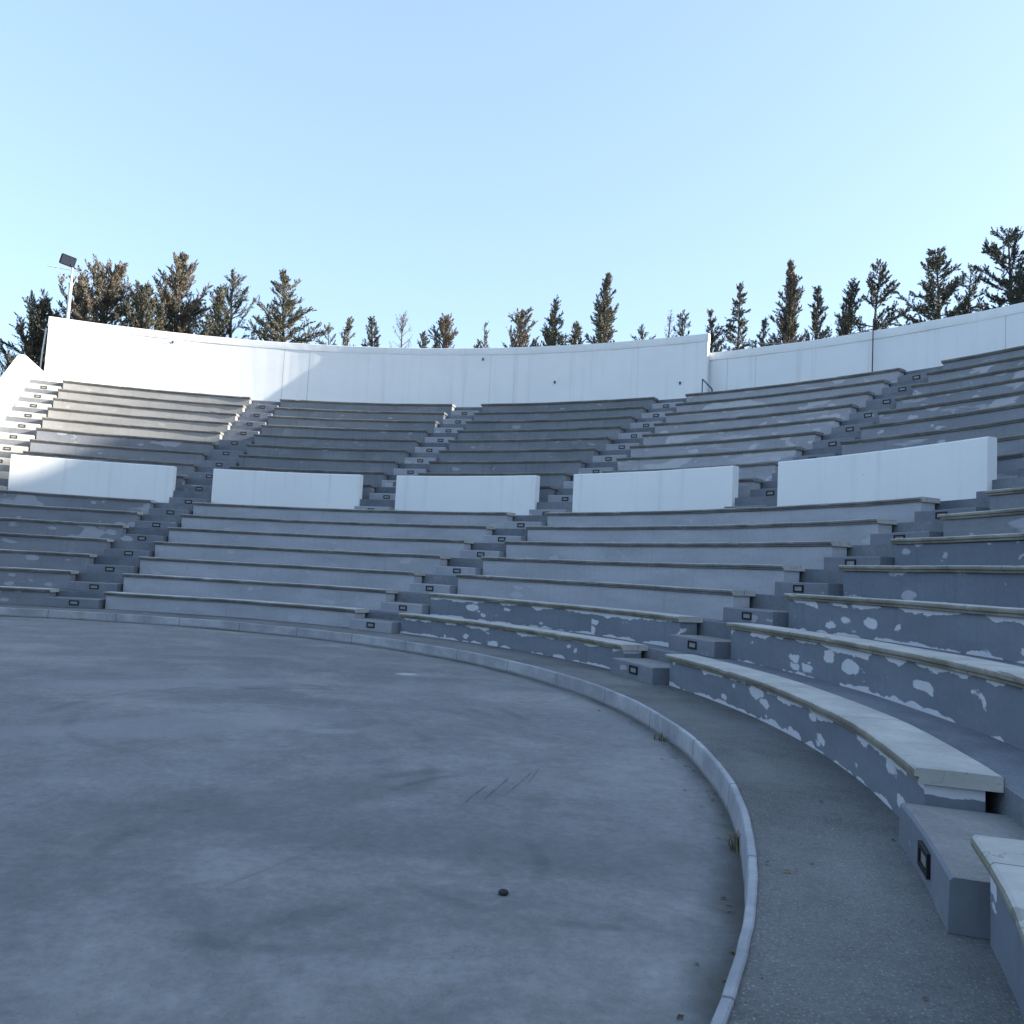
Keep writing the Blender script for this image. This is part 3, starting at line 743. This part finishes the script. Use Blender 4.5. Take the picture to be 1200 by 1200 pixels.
TR = [
 (-16.82, 37.39, 14.98, 2.51, 'bush', 'dark', 'dark shaded tree half hidden by the left end of the tall wall'),
 (-18.41, 37.75, 11.93, 1.89, 'sparse', 'dark', 'thin low tree at the left picture edge above the sunlit end wall'),
 (-16.02, 39.90, 17.30, 3.2, 'broad', 'brown', 'brownish bushy tree just right of the floodlight mast'),
 (-13.17, 37.77, 17.43, 3.5, 'broad', 'brown', 'broad ragged brown-green tree between the floodlight tree and a darker bush'),
 (-10.68, 37.51, 16.34, 2.5, 'bush', 'dark', 'dark bushy tree left of the tallest left-hand tree'),
 (-9.89, 39.79, 19.05, 3.4, 'full', 'brown', 'tallest tree of the left-hand clump, full brown crown'),
 (-7.70, 38.74, 17.29, 2.0, 'cone', 'olive', 'narrow olive tree right of the tallest left-hand tree'),
 (-6.87, 40.42, 18.62, 2.9, 'open', 'dark', 'open-crowned tree with sky gaps left of the spreading cedar-like tree'),
 (-3.41, 39.85, 18.81, 4.9, 'cedar', 'olive', 'spreading tree with pointed top and long side branches, right end of left clump'),
 (-0.66, 37.99, 14.94, 1.27, 'wisp', 'dark', 'tiny two-forked treetop right of the spreading tree'),
 (0.34, 39.00, 16.00, 1.15, 'cone', 'brown', 'slim pale brown young tree above the shadow edge on the wall'),
 (1.70, 39.96, 16.33, 1.7, 'cone', 'dark', 'small dark cone tree right of the slim brown one'),
 (3.45, 41.36, 17.19, 2.06, 'sparse', 'sparse', 'nearly bare pinkish-grey tree among the small ones'),
 (4.40, 39.25, 15.45, 1.1, 'cone', 'dark', 'short dark cone tree just right of the nearly bare one'),
 (5.46, 39.63, 16.38, 2.0, 'full', 'brown', 'stocky brown tree right of the nearly bare one'),
 (7.68, 38.24, 14.63, 0.7, 'bush', 'dark', 'tiny lone tip showing over the wall left of centre'),
 (8.36, 39.12, 15.98, 1.1, 'open', 'dark', 'thin crooked dark tree left of the rounded brown bush'),
 (10.10, 40.77, 17.27, 2.6, 'broad', 'brown', 'rounded brown bushy tree near the middle of the wall'),
 (11.63, 38.27, 15.35, 2.0, 'bush', 'dark', 'low dark bush between the rounded tree and a pointed one'),
 (12.34, 37.00, 17.15, 1.7, 'cone', 'olive', 'pointed leaning tree left of the tall column cypress'),
 (13.67, 38.65, 16.18, 1.5, 'bush', 'dark', 'small dark bush left against the tall column cypress'),
 (14.75, 36.64, 18.56, 2.2, 'column', 'olive', 'tall dense column cypress, highest in the middle'),
 (16.50, 34.98, 14.91, 1.25, 'wisp', 'olive', 'low V-shaped treetop right of the column cypress'),
 (18.65, 37.63, 16.88, 0.9, 'sparse', 'dark', 'very thin tree near the right end of the tall wall'),
 (19.11, 35.54, 16.14, 1.45, 'open', 'dark', 'ragged dark tree directly above the right end of tall wall'),
 (20.30, 35.0, 16.17, 1.7, 'cone', 'dark', 'dark conical tree straddling the step between both walls'),
 (21.73, 34.77, 17.50, 2.1, 'cedar', 'dark', 'dark pointed spruce-like tree with tiered branches over the low wall'),
 (22.28, 32.31, 14.91, 1.05, 'cone', 'dark', 'short tree between the tiered one and the tall brown column'),
 (23.59, 32.30, 18.04, 2.2, 'column', 'brown', 'tall reddish-brown column tree with a pale trunk'),
 (24.09, 30.23, 15.99, 1.5, 'cone', 'dark', 'short pointed cone tree right of the reddish-brown column'),
 (25.73, 30.63, 16.58, 2.1, 'cone', 'dark', 'dark leafy cone tree left of the thin-trunked pine'),
 (27.14, 30.73, 17.50, 2.3, 'pine', 'dark', 'see-through pine with a thin bare trunk behind the pole'),
 (28.46, 27.39, 17.02, 3.8, 'cedar', 'olive', 'large broad conical tree at the right, branches in layers'),
 (30.15, 27.78, 16.37, 2.0, 'open', 'dark', 'dark open tree right of the large conical one'),
 (30.62, 25.74, 17.28, 2.8, 'pine', 'dark', 'tallest layered pine at the right picture edge'),
 (29.97, 24.17, 14.63, 1.3, 'column', 'dark', 'low dense column at the foot of the right-edge pine')]
for k, (x, y, zt, w, kind, lm, lab) in enumerate(TR):
    tree(x, y, zt, w, kind, M['leaf_'+lm], lab, 900+k)

# ------------------------------------------------------------------ unseen hill added at the right, its ridge shaped to shade the seats
SUN_AZ, SUN_EL = math.radians(-2.0), math.radians(21.0)
bm = bmesh.new()
NX, NY = 44, 320
g = []
for j in range(NY+1):
    y = -110 + 150*j/NY
    row = []
    for i in range(NX+1):
        x = 46 + 70*i/NX
        ridge = 30.6
        if y > 22.2: ridge = 30.6 - (y-22.2)*1.15
        if y > 28: ridge = max(3.0, 23.9 - (y-28)*2.1)
        if y < -70: ridge *= max(0.2, 1+(y+70)/60)
        tt = min(1, (x-46)/14); back = max(0, 1-max(0, x-62)/54)
        prof = (tt*tt*(3-2*tt))*(back**0.8)
        n = mnoise.fractal(Vector((x*0.16, y*0.30, 2.2)), 0.8, 2.1, 5)
        n2 = mnoise.noise(Vector((x*0.9, y*1.0, 5.0)))
        z = (9.0 if x < 60 else 9.0*back)*(1-prof) + ridge*prof + (n*1.6+n2*1.3)*prof - (0.6 if i == 0 else 0)
        if i == NX: z = -0.3
        row.append(bm.verts.new((x, y, z)))
    g.append(row)
for a, b in zip(g, g[1:]):
    for i in range(NX): bm.faces.new((a[i], a[i+1], b[i+1], b[i]))
tag(obj('added_shade_hill', bm, M['scrub']), kind='structure')

# ------------------------------------------------------------------ light
SKY_TINT = (1.13, 1.345, 1.60)          # white balance of the sky light
w = bpy.data.worlds.new('World'); sc.world = w; w.use_nodes = True
nt = w.node_tree
sky = nt.nodes.new('ShaderNodeTexSky'); sky.sky_type = 'NISHITA'; sky.sun_disc = False
sky.sun_elevation = SUN_EL; sky.sun_rotation = PI/2 - SUN_AZ
sky.altitude = 50; sky.air_density = 1.0; sky.dust_density = 1.6; sky.ozone_density = 1.0
gm = nt.nodes.new('ShaderNodeGamma'); gm.inputs[1].default_value = 0.52; nt.links.new(sky.outputs[0], gm.inputs[0])
tn = nt.nodes.new('ShaderNodeVectorMath'); tn.operation = 'MULTIPLY'; tn.inputs[1].default_value = SKY_TINT; nt.links.new(gm.outputs[0], tn.inputs[0])
bg = nt.nodes['Background']; nt.links.new(tn.outputs[0], bg.inputs[0]); bg.inputs[1].default_value = 0.15
L = bpy.data.lights.new('sun', 'SUN'); L.energy = 5.0; L.angle = math.radians(0.53); L.color = (1.0, 0.92, 0.81)
lo = bpy.data.objects.new('sun', L); C.objects.link(lo)
sd_ = Vector((cos(SUN_AZ)*cos(SUN_EL), sin(SUN_AZ)*cos(SUN_EL), sin(SUN_EL)))
lo.rotation_euler = (-sd_).to_track_quat('-Z', 'Y').to_euler(); lo.location = (60, 0, 60)

# ------------------------------------------------------------------ camera
cam = bpy.data.cameras.new('camera'); co = bpy.data.objects.new('camera', cam); C.objects.link(co)
pitch, roll, fpx = 0.07597, 0.05413, 969.2
c, s, cr, sr = cos(pitch), sin(pitch), cos(roll), sin(roll)
X = Vector((cr, -sr*s, sr*c)); Y = Vector((-sr, -cr*s, cr*c)); Zf = Vector((0, c, s))
co.matrix_world = Matrix(((X.x, Y.x, -Zf.x, 10.3297), (X.y, Y.y, -Zf.y, -7.9655), (X.z, Y.z, -Zf.z, 1.6), (0, 0, 0, 1)))
cam.sensor_width = 36; cam.lens = 36*fpx/1200; cam.clip_start = 0.05; cam.clip_end = 8000
sc.camera = co
sc.view_settings.view_transform = 'Standard'; sc.view_settings.look = 'None'; sc.view_settings.gamma = 1
sc.view_settings.exposure = 1.56
